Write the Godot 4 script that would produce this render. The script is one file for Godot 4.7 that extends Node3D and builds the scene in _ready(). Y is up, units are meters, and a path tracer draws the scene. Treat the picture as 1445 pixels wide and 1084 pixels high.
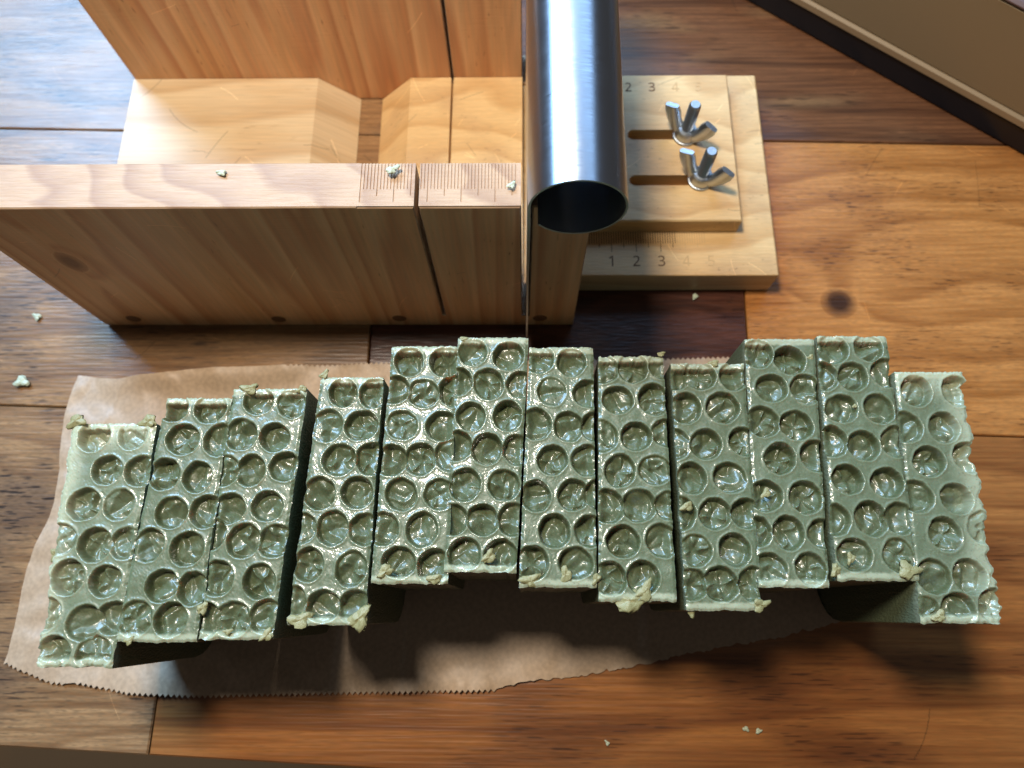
extends Node3D
# A close-up of a dozen freshly cut soap bars, a wooden soap cutting box with a rolled steel cutter in it, and the corner of a soap mould, on a worn plank table.
# All lengths below are centimetres; CM turns them into metres.

const CM := 0.01
const TOP_PINE := 9.06          # height of the walls of the cutting box
const BASE_TOP := 1.42          # height of its floor
const WALL_FRONT := -11.32      # z of the outer face of the front wall
const WALL_BACK := -12.86       # z of its inner face
const REAR_FACE := -22.6        # z of the inner face of the rear wall
const SOAP_H := 7.0

var M := {}


class Surf:
	var v := PackedVector3Array()
	var n := PackedVector3Array()
	var u := PackedVector2Array()
	var c := PackedColorArray()


class Builder:
	# collects triangles per material; positions in centimetres
	var s := {}
	var tint := Color.WHITE

	func surf(m: Material) -> Surf:
		if not s.has(m):
			s[m] = Surf.new()
		return s[m]

	func uv_of(p: Vector3, n: Vector3) -> Vector2:
		var a := n.abs()
		if a.y >= a.x and a.y >= a.z:
			return Vector2(p.x, p.z)
		if a.z >= a.x:
			return Vector2(p.x, -p.y)
		return Vector2(p.z, -p.y)

	func tri(m: Material, a: Vector3, b: Vector3, c: Vector3, na: Vector3, nb: Vector3, nc: Vector3, uvn := Vector3.ZERO) -> void:
		var f := surf(m)
		var face := (b - a).cross(c - a)
		var un := uvn if uvn != Vector3.ZERO else na
		if face.dot(na + nb + nc) > 0.0:
			var t := b
			b = c
			c = t
			var tn := nb
			nb = nc
			nc = tn
		for k in 3:
			var p: Vector3 = [a, b, c][k]
			f.v.append(p * CM)
			f.n.append([na, nb, nc][k].normalized())
			f.u.append(uv_of(p, un))
			f.c.append(tint)

	func flat(m: Material, a: Vector3, b: Vector3, c: Vector3, n: Vector3) -> void:
		tri(m, a, b, c, n, n, n)

	func quad(m: Material, a: Vector3, b: Vector3, c: Vector3, d: Vector3, n: Vector3) -> void:
		tri(m, a, b, c, n, n, n)
		tri(m, a, c, d, n, n, n)

	func smooth_quad(m: Material, p: Array, n: Array) -> void:
		tri(m, p[0], p[1], p[2], n[0], n[1], n[2])
		tri(m, p[0], p[2], p[3], n[0], n[2], n[3])

	func mesh() -> ArrayMesh:
		var out := ArrayMesh.new()
		for m in s:
			var f: Surf = s[m]
			var a := []
			a.resize(Mesh.ARRAY_MAX)
			a[Mesh.ARRAY_VERTEX] = f.v
			a[Mesh.ARRAY_NORMAL] = f.n
			a[Mesh.ARRAY_TEX_UV] = f.u
			a[Mesh.ARRAY_COLOR] = f.c
			out.add_surface_from_arrays(Mesh.PRIMITIVE_TRIANGLES, a)
			out.surface_set_material(out.get_surface_count() - 1, m)
		return out


# ---------------------------------------------------------------- scene tree helpers

func obj(called: String, mesh: Mesh, parent: Node3D = self, at := Vector3.ZERO) -> MeshInstance3D:
	var o := MeshInstance3D.new()
	o.name = called
	o.mesh = mesh
	o.position = at
	parent.add_child(o, true)
	return o


func thing(called: String, label: String, category: String, at := Vector3.ZERO, group := "") -> Node3D:
	var o := Node3D.new()
	o.name = called
	o.position = at
	add_child(o, true)
	tag(o, label, category, group)
	return o


func tag(o: Node3D, label: String, category: String, group := "") -> void:
	o.set_meta("label", label)
	o.set_meta("category", category)
	if group:
		o.set_meta("group", group)


# ---------------------------------------------------------------- shapes

# an outline in x and y, pushed along z from z0 (back) to z1 (front), its front and back edges bevelled by b
func prism(mb: Builder, poly: PackedVector2Array, z0: float, z1: float, face: Material, side: Material, b := 0.05) -> void:
	if Geometry2D.is_polygon_clockwise(poly):
		poly.reverse()
	var n := poly.size()
	var inner := PackedVector2Array()
	for i in n:
		var p := poly[i]
		var d0 := (p - poly[(i + n - 1) % n]).normalized()
		var d1 := (poly[(i + 1) % n] - p).normalized()
		var n0 := Vector2(-d0.y, d0.x)
		var n1 := Vector2(-d1.y, d1.x)
		var k := n0 + n1
		inner.append(p + k * (b / maxf(0.35, 1.0 + n0.dot(n1))))
	var idx := Geometry2D.triangulate_polygon(inner)
	for e in [[z1, 1.0], [z0, -1.0]]:
		var nn := Vector3(0, 0, e[1])
		for t in range(0, idx.size(), 3):
			var q := []
			for j in 3:
				var w := inner[idx[t + j]]
				q.append(Vector3(w.x, w.y, e[0]))
			mb.flat(face, q[0], q[1], q[2], nn)
	for i in n:
		var j := (i + 1) % n
		var d := (poly[j] - poly[i]).normalized()
		var o := Vector3(d.y, -d.x, 0)
		var a := Vector3(poly[i].x, poly[i].y, 0)
		var c := Vector3(poly[j].x, poly[j].y, 0)
		var ai := Vector3(inner[i].x, inner[i].y, 0)
		var ci := Vector3(inner[j].x, inner[j].y, 0)
		var f := Vector3(0, 0, z1)
		var r := Vector3(0, 0, z0)
		var db := Vector3(0, 0, b)
		mb.quad(side, a + r + db, c + r + db, c + f - db, a + f - db, o)
		mb.quad(side, a + f - db, c + f - db, ci + f, ai + f, (o + Vector3(0, 0, 1)).normalized())
		mb.quad(side, a + r + db, c + r + db, ci + r, ai + r, (o - Vector3(0, 0, 1)).normalized())


# a box with its twelve edges bevelled
func block(mb: Builder, lo: Vector3, hi: Vector3, b: float, m: Material) -> void:
	var c := (lo + hi) / 2
	var h := (hi - lo) / 2
	var k := h - Vector3(b, b, b)
	for ax in 3:
		var u := (ax + 1) % 3
		var w := (ax + 2) % 3
		for s in [-1.0, 1.0]:
			var n := Vector3.ZERO
			n[ax] = s
			var q := []
			for e in [[-1, -1], [1, -1], [1, 1], [-1, 1]]:
				var p := Vector3.ZERO
				p[ax] = s * h[ax]
				p[u] = e[0] * k[u]
				p[w] = e[1] * k[w]
				q.append(c + p)
			mb.quad(m, q[0], q[1], q[2], q[3], n)
			for s2 in [-1.0, 1.0]:
				# bevel between the faces of axes ax and u
				var e4 := []
				for t in [-1.0, 1.0]:
					var p := Vector3.ZERO
					p[ax] = s * h[ax]
					p[u] = s2 * k[u]
					p[w] = t * k[w]
					var p2 := Vector3.ZERO
					p2[ax] = s * k[ax]
					p2[u] = s2 * h[u]
					p2[w] = t * k[w]
					e4.append([c + p, c + p2])
				var bn := Vector3.ZERO
				bn[ax] = s
				bn[u] = s2
				mb.quad(m, e4[0][0], e4[0][1], e4[1][1], e4[1][0], bn.normalized())
	for sx in [-1.0, 1.0]:
		for sy in [-1.0, 1.0]:
			for sz in [-1.0, 1.0]:
				mb.flat(m, c + Vector3(sx * h.x, sy * k.y, sz * k.z), c + Vector3(sx * k.x, sy * h.y, sz * k.z), c + Vector3(sx * k.x, sy * k.y, sz * h.z), Vector3(sx, sy, sz).normalized())


# a profile (radius, height) turned round a vertical axis through at
func lathe(mb: Builder, prof: Array, at: Vector3, sides: int, m: Material, crease := 0.6) -> void:
	for i in prof.size() - 1:
		var a: Vector2 = prof[i]
		var c: Vector2 = prof[i + 1]
		var d := (c - a).normalized()
		for k in sides:
			var t0 := TAU * k / sides
			var t1 := TAU * (k + 1) / sides
			var e0 := Vector3(cos(t0), 0, sin(t0))
			var e1 := Vector3(cos(t1), 0, sin(t1))
			var n0 := e0 * d.y + Vector3(0, -d.x, 0)
			var n1 := e1 * d.y + Vector3(0, -d.x, 0)
			mb.smooth_quad(m, [at + e0 * a.x + Vector3(0, a.y, 0), at + e1 * a.x + Vector3(0, a.y, 0), at + e1 * c.x + Vector3(0, c.y, 0), at + e0 * c.x + Vector3(0, c.y, 0)], [n0, n1, n1, n0])


# ---------------------------------------------------------------- textures

# smooth noise with fx features across and fy down, as bytes
func noise_bytes(w: int, h: int, fx: float, fy: float, seed_: int, octaves := 3, kind := FastNoiseLite.TYPE_SIMPLEX_SMOOTH) -> PackedByteArray:
	var k := 8.0
	var iw := clampi(int(fx * k), 4, w)
	var ih := clampi(int(fy * k), 4, h)
	var f := FastNoiseLite.new()
	f.seed = seed_
	f.noise_type = kind
	f.frequency = 1.0
	f.fractal_octaves = octaves
	# sample by hand so that the two directions may have different densities
	var by := PackedByteArray()
	by.resize(iw * ih)
	for y in ih:
		for x in iw:
			by[y * iw + x] = clampi(int(127.5 + 150.0 * f.get_noise_2d(x * fx / iw, y * fy / ih)), 0, 255)
	var im := Image.create_from_data(iw, ih, false, Image.FORMAT_L8, by)
	im.resize(w, h, Image.INTERPOLATE_CUBIC)
	return im.get_data()


func tex_of(im: Image) -> ImageTexture:
	return ImageTexture.create_from_image(im)


# wood whose grain runs along the texture's u: rings, streaks, pores, flecks of stain
# o: w, h, seed, rings, warp, early, late, ring_mix, streak, blotch (colour), blotch_mix, flecks, fleck (colour), knots [[u, v, r]], along_v
func wood(o: Dictionary) -> ImageTexture:
	var w: int = o.w
	var h: int = o.h
	var sd: int = o.seed
	var warp := noise_bytes(w, h, o.get("warp_u", 1.2), o.get("warp_v", 2.0), sd, 2)
	var streak := noise_bytes(w, h, o.get("streak_u", 3.0), o.get("streak_v", 60.0), sd + 1, 3)
	var fine := noise_bytes(w, h, o.get("fine_u", 14.0), o.get("fine_v", 130.0), sd + 2, 2)
	var blot := noise_bytes(w, h, o.get("blot_u", 4.0), o.get("blot_v", 4.0), sd + 3, 4)
	var spot := noise_bytes(w, h, o.get("spot_u", 22.0), o.get("spot_v", 60.0), sd + 4, 2)
	var early: Color = o.early
	var late: Color = o.late
	var bl: Color = o.get("blotch", late)
	var fl: Color = o.get("fleck", late * 0.4)
	var rings: float = o.rings
	var wa: float = o.warp
	var rm: float = o.ring_mix
	var sm: float = o.streak
	var bm: float = o.get("blotch_mix", 0.0)
	var bt: float = o.get("blotch_from", 0.5)
	var fm: float = o.get("flecks", 0.0)
	var ft: float = o.get("fleck_from", 0.7)
	var slope: float = o.get("slope", 0.0)
	var knots: Array = o.get("knots", [])
	var asp := float(w) / h
	var data := PackedByteArray()
	data.resize(w * h * 3)
	var i := 0
	for y in h:
		var v := float(y) / h
		for x in w:
			var u := float(x) / w
			var q := v * rings + (warp[i] / 255.0 - 0.5) * wa + u * slope
			var kn := 0.0
			for k in knots:
				var dx: float = (u - k[0]) * asp * 0.55
				var dy: float = v - k[1]
				var r: float = sqrt(dx * dx + dy * dy) / float(k[2])
				if r < 6.0:
					q += 1.6 * (1.0 if dy >= 0.0 else -1.0) * exp(-r * 0.6)
					if r < 1.0:
						kn = maxf(kn, 0.95 * clampf((1.0 - r) * 1.6, 0.0, 1.0))
						q += r * 1.5
			var s := q - floorf(q)
			var ring := s * s * (1.0 if s < 0.86 else (1.0 - s) / 0.14)
			var a := clampf(ring * rm + (streak[i] / 255.0 - 0.5) * sm + (fine[i] / 255.0 - 0.5) * sm * 0.7 + 0.25 * rm, 0.0, 1.0)
			var b := clampf((blot[i] / 255.0 - bt) * 3.0, 0.0, 1.0) * bm
			var e := clampf((spot[i] / 255.0 - ft) * 7.0, 0.0, 1.0) * fm * clampf(blot[i] / 85.0 - 1.2, 0.0, 1.0)
			e = maxf(e, kn * 0.85)
			var g := 1.0 + (fine[i] / 255.0 - 0.5) * sm * 0.5
			data[i * 3] = clampi(int(255.0 * lerpf(lerpf(lerpf(early.r, late.r, a), bl.r, b), fl.r, e) * g), 0, 255)
			data[i * 3 + 1] = clampi(int(255.0 * lerpf(lerpf(lerpf(early.g, late.g, a), bl.g, b), fl.g, e) * g), 0, 255)
			data[i * 3 + 2] = clampi(int(255.0 * lerpf(lerpf(lerpf(early.b, late.b, a), bl.b, b), fl.b, e) * g), 0, 255)
			i += 1
	var im := Image.create_from_data(w, h, false, Image.FORMAT_RGB8, data)
	# thin pale and dark scratches
	var rng := RandomNumberGenerator.new()
	rng.seed = sd * 7 + 1
	for k in int(o.get("scratches", 0)):
		var p := Vector2(rng.randf() * w, rng.randf() * h)
		var an := rng.randf_range(-1.2, 1.2) + (PI / 2 if rng.randf() < 0.4 else 0.0)
		var bend := rng.randf_range(-0.012, 0.012)
		var gain := 1.22 if rng.randf() < 0.6 else 0.72
		for t in rng.randi_range(14, 70):
			p += Vector2(cos(an), sin(an))
			an += bend
			if p.x >= 0 and p.y >= 0 and p.x < w and p.y < h:
				var c := im.get_pixel(int(p.x), int(p.y))
				im.set_pixel(int(p.x), int(p.y), Color(minf(1.0, c.r * gain), minf(1.0, c.g * gain), minf(1.0, c.b * gain)))
	if o.get("along_v", false):
		im.rotate_90(CLOCKWISE)
	return tex_of(im)


func grey_tex(w: int, h: int, fx: float, fy: float, seed_: int, octaves := 3, lo := 0.0, hi := 1.0) -> ImageTexture:
	var by := noise_bytes(w, h, fx, fy, seed_, octaves)
	for i in by.size():
		by[i] = int(255.0 * lerpf(lo, hi, by[i] / 255.0))
	return tex_of(Image.create_from_data(w, h, false, Image.FORMAT_L8, by))


func mat(color: Color, rough: float, tex: Texture2D = null, uvs := Vector3.ONE, uvo := Vector3.ZERO) -> StandardMaterial3D:
	var m := StandardMaterial3D.new()
	m.albedo_color = color
	m.roughness = rough
	if tex:
		m.albedo_texture = tex
		m.uv1_scale = uvs
		m.uv1_offset = uvo
	return m


# lays a texture over a rectangle (centimetres) of the uv plane
func over(m: StandardMaterial3D, u0: float, v0: float, u1: float, v1: float) -> StandardMaterial3D:
	m.uv1_scale = Vector3(1.0 / (u1 - u0), 1.0 / (v1 - v0), 1)
	m.uv1_offset = Vector3(-u0 / (u1 - u0), -v0 / (v1 - v0), 0)
	return m


func materials() -> void:
	var grain := grey_tex(1024, 512, 10, 110, 91, 3)
	var pine_early := Color(0.89, 0.725, 0.545)
	var pine_late := Color(0.68, 0.43, 0.275)
	var face := wood({"w": 512, "h": 1024, "seed": 11, "rings": 15.0, "warp": 3.0, "warp_u": 0.12, "warp_v": 5.0, "early": pine_early, "late": pine_late, "ring_mix": 0.68, "knots": [[0.395, 0.876, 0.022]], "scratches": 20, "streak": 0.26, "streak_u": 1.0, "streak_v": 50.0, "fine_u": 3.0, "blotch": Color(0.78, 0.56, 0.36), "blotch_mix": 0.5, "blot_u": 0.7, "blot_v": 9.0, "flecks": 0.6, "fleck_from": 0.86, "spot_u": 9.0, "spot_v": 120.0, "fleck": Color(0.42, 0.25, 0.14), "along_v": true})
	M.wall_front = over(mat(Color.WHITE, 0.5, face), -18.0, -9.6, 3.0, 0.4)
	M.wall_rear = over(mat(Color.WHITE, 0.5, face), 8.0, 0.4, -18.0, -9.6)
	var top := wood({"w": 128, "h": 1024, "seed": 23, "rings": 11.0, "warp": 1.6, "warp_u": 0.6, "warp_v": 3.0, "slope": 1.1, "early": Color(0.76, 0.64, 0.51), "late": Color(0.54, 0.40, 0.31), "ring_mix": 0.55, "streak": 0.25, "streak_u": 18.0, "streak_v": 14.0, "fine_u": 60.0, "fine_v": 50.0, "along_v": true})
	M.wall_top = over(mat(Color.WHITE, 0.5, top), -18.0, -12.9, 3.0, -11.3)
	var board := wood({"w": 1024, "h": 512, "seed": 37, "scratches": 30, "rings": 9.0, "warp": 1.6, "early": Color(0.86, 0.77, 0.62), "late": Color(0.68, 0.53, 0.36), "ring_mix": 0.5, "streak": 0.25, "blotch": Color(0.76, 0.60, 0.40), "blotch_mix": 0.35, "flecks": 0.25, "fleck_from": 0.8})
	M.board = over(mat(Color.WHITE, 0.45, board), -18.0, -23.0, 11.0, -10.0)
	var plate := wood({"w": 512, "h": 512, "seed": 51, "scratches": 24, "rings": 7.0, "warp": 1.5, "early": Color(0.89, 0.76, 0.55), "late": Color(0.70, 0.51, 0.30), "ring_mix": 0.5, "streak": 0.2, "blotch": Color(0.72, 0.58, 0.42), "blotch_mix": 0.5, "blot_u": 3.0, "blot_v": 3.0, "flecks": 0.3, "fleck_from": 0.8})
	M.plate = over(mat(Color.WHITE, 0.38, plate), 2.0, -23.0, 10.5, -12.0)
	for k in ["wall_front", "wall_rear", "board", "plate", "wall_top"]:
		M[k].heightmap_enabled = true
		M[k].heightmap_texture = grain
		M[k].heightmap_scale = 0.006
	M.ink = mat(Color(0.40, 0.28, 0.18), 0.8)
	M.faint_ink = mat(Color(0.78, 0.65, 0.47), 0.8)
	M.plug = mat(Color(0.42, 0.29, 0.18), 0.6)

	# zinc, steel
	M.zinc = mat(Color(0.78, 0.81, 0.84), 0.38)
	M.zinc.metallic = 1.0
	M.zinc.heightmap_enabled = true
	M.zinc.heightmap_texture = grey_tex(256, 256, 20, 20, 5)
	M.zinc.heightmap_scale = 0.01
	M.zinc.uv1_triplanar = true
	M.zinc.uv1_scale = Vector3(60, 60, 60)
	M.steel = mat(Color(0.72, 0.75, 0.79), 0.42)
	M.steel.metallic = 1.0
	M.steel.anisotropy_enabled = true
	M.steel.anisotropy = 0.6
	M.steel.roughness_texture = grey_tex(512, 64, 200, 3, 6, 4, 0.6, 1.0)
	M.steel.heightmap_enabled = true
	M.steel.heightmap_texture = grey_tex(1024, 64, 300, 3, 7)
	M.steel.heightmap_scale = 0.0015

	# soap
	M.soap = mat(Color.WHITE, 0.42)
	M.soap.vertex_color_use_as_albedo = true
	M.soap.metallic_specular = 0.5
	M.soap.subsurf_scatter_enabled = true
	M.soap.subsurf_scatter_strength = 0.14
	M.soap.clearcoat_enabled = true
	M.soap.clearcoat = 0.5
	M.soap.clearcoat_roughness = 0.085
	M.soap.uv1_triplanar = true
	M.soap.uv1_scale = Vector3(55, 55, 55)
	M.soap.heightmap_enabled = true
	M.soap.heightmap_texture = grey_tex(512, 512, 40, 40, 8, 4)
	M.soap.heightmap_scale = 0.0016
	M.soap_cut = mat(Color.WHITE, 0.45)
	M.soap_cut.vertex_color_use_as_albedo = true
	M.soap_cut.uv1_triplanar = true
	M.soap_cut.uv1_scale = Vector3(30, 12, 30)
	M.soap_cut.heightmap_enabled = true
	M.soap_cut.heightmap_texture = M.soap.heightmap_texture
	M.soap_cut.heightmap_scale = 0.02
	M.crumb = mat(Color(0.70, 0.73, 0.63), 0.45)

	# paper
	M.paper = mat(Color(0.74, 0.635, 0.52), 0.48)
	M.paper.albedo_texture = grey_tex(512, 512, 50, 50, 12, 4, 0.86, 1.0)
	M.paper.uv1_scale = Vector3(0.09, 0.09, 1)
	M.paper.backlight_enabled = true
	M.paper.backlight = Color(0.12, 0.09, 0.06)

	# mould
	M.mould = mat(Color(0.55, 0.48, 0.37), 0.42)
	M.mould.metallic = 0.1
	M.mould_lip = mat(Color(0.60, 0.51, 0.39), 0.5)
	M.rim = mat(Color(0.42, 0.34, 0.33), 0.4)
	M.black = mat(Color(0.06, 0.085, 0.12), 0.3)
	M.film = mat(Color(0.16, 0.19, 0.21), 0.12)
	M.film.metallic = 0.5
	M.floor = mat(Color(0.50, 0.33, 0.20), 0.9)
	M.floor.metallic_specular = 0.2


# ---------------------------------------------------------------- table

# corners in plan, back left first, clockwise seen from above
func plank(table: Node3D, q: Array, o: Dictionary, label := "") -> void:
	var base := {"w": 1280, "h": 400, "rings": 7.0, "warp": 2.2, "ring_mix": 0.6, "streak": 0.8, "streak_u": 7.0, "streak_v": 75.0, "fine_u": 60.0, "fine_v": 180.0, "scratches": 26}
	base.merge(o, true)
	var x0: float = minf(q[0].x, q[3].x)
	var x1: float = maxf(q[1].x, q[2].x)
	var z0: float = minf(q[0].y, q[1].y)
	var z1: float = maxf(q[2].y, q[3].y)
	var m := over(mat(Color.WHITE, o.get("rough", 0.4), wood(base)), x0, z0, x1, z1)
	m.heightmap_enabled = true
	m.heightmap_texture = M.plank_relief
	m.heightmap_scale = 0.008
	m.roughness_texture = M.plank_rough
	var mb := Builder.new()
	var b := 0.05
	var c := Vector2.ZERO
	for p in q:
		c += p / 4.0
	var g := []     # pulled in by half the joint
	var t := []
	for p in q:
		var dx := signf(p.x - c.x)
		var dz := signf(p.y - c.y)
		g.append(Vector3(p.x - dx * 0.025, 0, p.y - dz * 0.025))
		t.append(Vector3(p.x - dx * (0.025 + b), 0, p.y - dz * (0.025 + b)))
	var dn := Vector3(0, -b, 0)
	var deep := Vector3(0, -3.2, 0)
	mb.quad(m, t[0], t[1], t[2], t[3], Vector3.UP)
	mb.quad(m, g[0] + deep, g[1] + deep, g[2] + deep, g[3] + deep, Vector3.DOWN)
	for i in 4:
		var j := (i + 1) % 4
		var d: Vector3 = (g[j] - g[i]).normalized()
		var n := Vector3(d.z, 0, -d.x)
		mb.quad(m, t[i], t[j], g[j] + dn, g[i] + dn, (n + Vector3.UP).normalized())
		mb.quad(m, g[i] + dn, g[j] + dn, g[j] + deep, g[i] + deep, n)
	var node := obj("plank", mb.mesh(), table)
	if label:
		node.set_meta("label", label)


func seam_a(x: float) -> float:
	return -20.5 + 0.025 * x


func seam_b(x: float) -> float:
	return -7.21 + 0.031 * x


func seam_c(x: float) -> float:
	return 5.4 + 0.046 * x


func seam_d(x: float) -> float:
	return -27.8 + 0.025 * x


func build_table() -> void:
	M.plank_relief = grey_tex(1024, 512, 14, 120, 71, 4)
	M.plank_rough = grey_tex(1024, 512, 9, 110, 72, 4, 0.62, 1.0)
	var table := thing("plank_table", "worn brown table top of wide oiled planks under everything", "table")
	var V := func(x, z): return Vector2(x, z)
	var warm := {"early": Color(0.74, 0.50, 0.27), "late": Color(0.50, 0.29, 0.12), "blotch": Color(0.44, 0.25, 0.11), "blotch_mix": 0.45, "streak": 0.62, "flecks": 0.5, "spot_u": 24.0, "spot_v": 150.0, "fleck": Color(0.14, 0.07, 0.04)}
	var worn := {"early": Color(0.60, 0.46, 0.31), "late": Color(0.38, 0.26, 0.16), "blotch": Color(0.33, 0.26, 0.21), "blotch_mix": 0.6, "blot_u": 5.0, "blot_v": 3.0, "flecks": 0.9, "fleck_from": 0.68, "fleck": Color(0.13, 0.10, 0.09), "spot_u": 18.0, "spot_v": 110.0, "streak": 0.85}
	var dark := {"early": Color(0.34, 0.19, 0.13), "late": Color(0.17, 0.08, 0.055), "blotch": Color(0.44, 0.30, 0.18), "blotch_mix": 0.45, "blotch_from": 0.62, "flecks": 0.4, "fleck": Color(0.08, 0.04, 0.03)}
	var L := -38.0
	var R := 36.0
	# farthest row
	plank(table, [V.call(L, -44), V.call(R, -44), V.call(R, seam_d(R) - 6.0), V.call(L, seam_d(L))], _with(worn, {"seed": 101, "w": 512, "h": 256}))
	# behind the cutting box
	plank(table, [V.call(L, seam_d(L)), V.call(-6, seam_d(-6) - 2.4), V.call(-6, seam_a(-6)), V.call(L, seam_a(L))], _with(worn, {"seed": 111, "rings": 5.0}))
	plank(table, [V.call(-6, seam_d(-6) - 2.4), V.call(R, seam_d(R) - 6.0), V.call(R, seam_a(R)), V.call(-6, seam_a(-6))], _with(dark, {"seed": 121, "rings": 5.0, "early": Color(0.46, 0.30, 0.19), "late": Color(0.22, 0.13, 0.085), "blotch": Color(0.55, 0.43, 0.29), "blotch_mix": 0.7}))
	# middle row
	plank(table, [V.call(L, seam_a(L)), V.call(-6.32, seam_a(-6.3)), V.call(-6.26, seam_b(-6.3)), V.call(L, seam_b(L))], _with(worn, {"seed": 131}))
	plank(table, [V.call(-6.32, seam_a(-6.3)), V.call(9.55, seam_a(9.5)), V.call(9.1, seam_b(9.1)), V.call(-6.26, seam_b(-6.3))], _with(dark, {"seed": 141}))
	plank(table, [V.call(9.55, seam_a(9.5)), V.call(R, seam_a(R)), V.call(R, seam_b(R)), V.call(9.1, seam_b(9.1))], _with(warm, {"seed": 151, "knots": [[0.150, 0.56, 0.05]], "blotch_mix": 0.25, "rings": 8.0}), "orange brown plank with a round dark knot")
	# nearest row
	plank(table, [V.call(L, seam_b(L)), V.call(-12.9, seam_b(-12.9)), V.call(-13.0, seam_c(-13.0)), V.call(L, seam_c(L))], _with(worn, {"seed": 161, "early": Color(0.60, 0.47, 0.33)}))
	plank(table, [V.call(-12.9, seam_b(-12.9)), V.call(R, seam_b(R)), V.call(R, seam_c(R)), V.call(-13.0, seam_c(-13.0))], _with(warm, {"seed": 171, "w": 1536, "early": Color(0.64, 0.42, 0.22), "late": Color(0.38, 0.21, 0.10), "rings": 9.0, "blotch_mix": 0.6, "blotch": Color(0.30, 0.16, 0.085)}))

	var mb := Builder.new()
	block(mb, Vector3(-90, -78, -90), Vector3(90, -75, 90), 0.1, M.floor)
	obj("floor", mb.mesh()).set_meta("kind", "structure")


func _with(a: Dictionary, b: Dictionary) -> Dictionary:
	var c := a.duplicate()
	c.merge(b, true)
	return c


# ---------------------------------------------------------------- cutting box

func digit(t: String, at: Vector3, parent: Node3D, m: Material, size := 0.44) -> void:
	var tm := TextMesh.new()
	var f := SystemFont.new()
	f.font_names = PackedStringArray(["Droid Sans"])
	tm.font = f
	tm.text = t
	tm.font_size = 32
	tm.pixel_size = size * CM / 23.0
	tm.depth = 0.0002
	tm.material = m
	var o := obj("numeral", tm, parent, at * CM)
	o.rotation.x = -PI / 2


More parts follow.
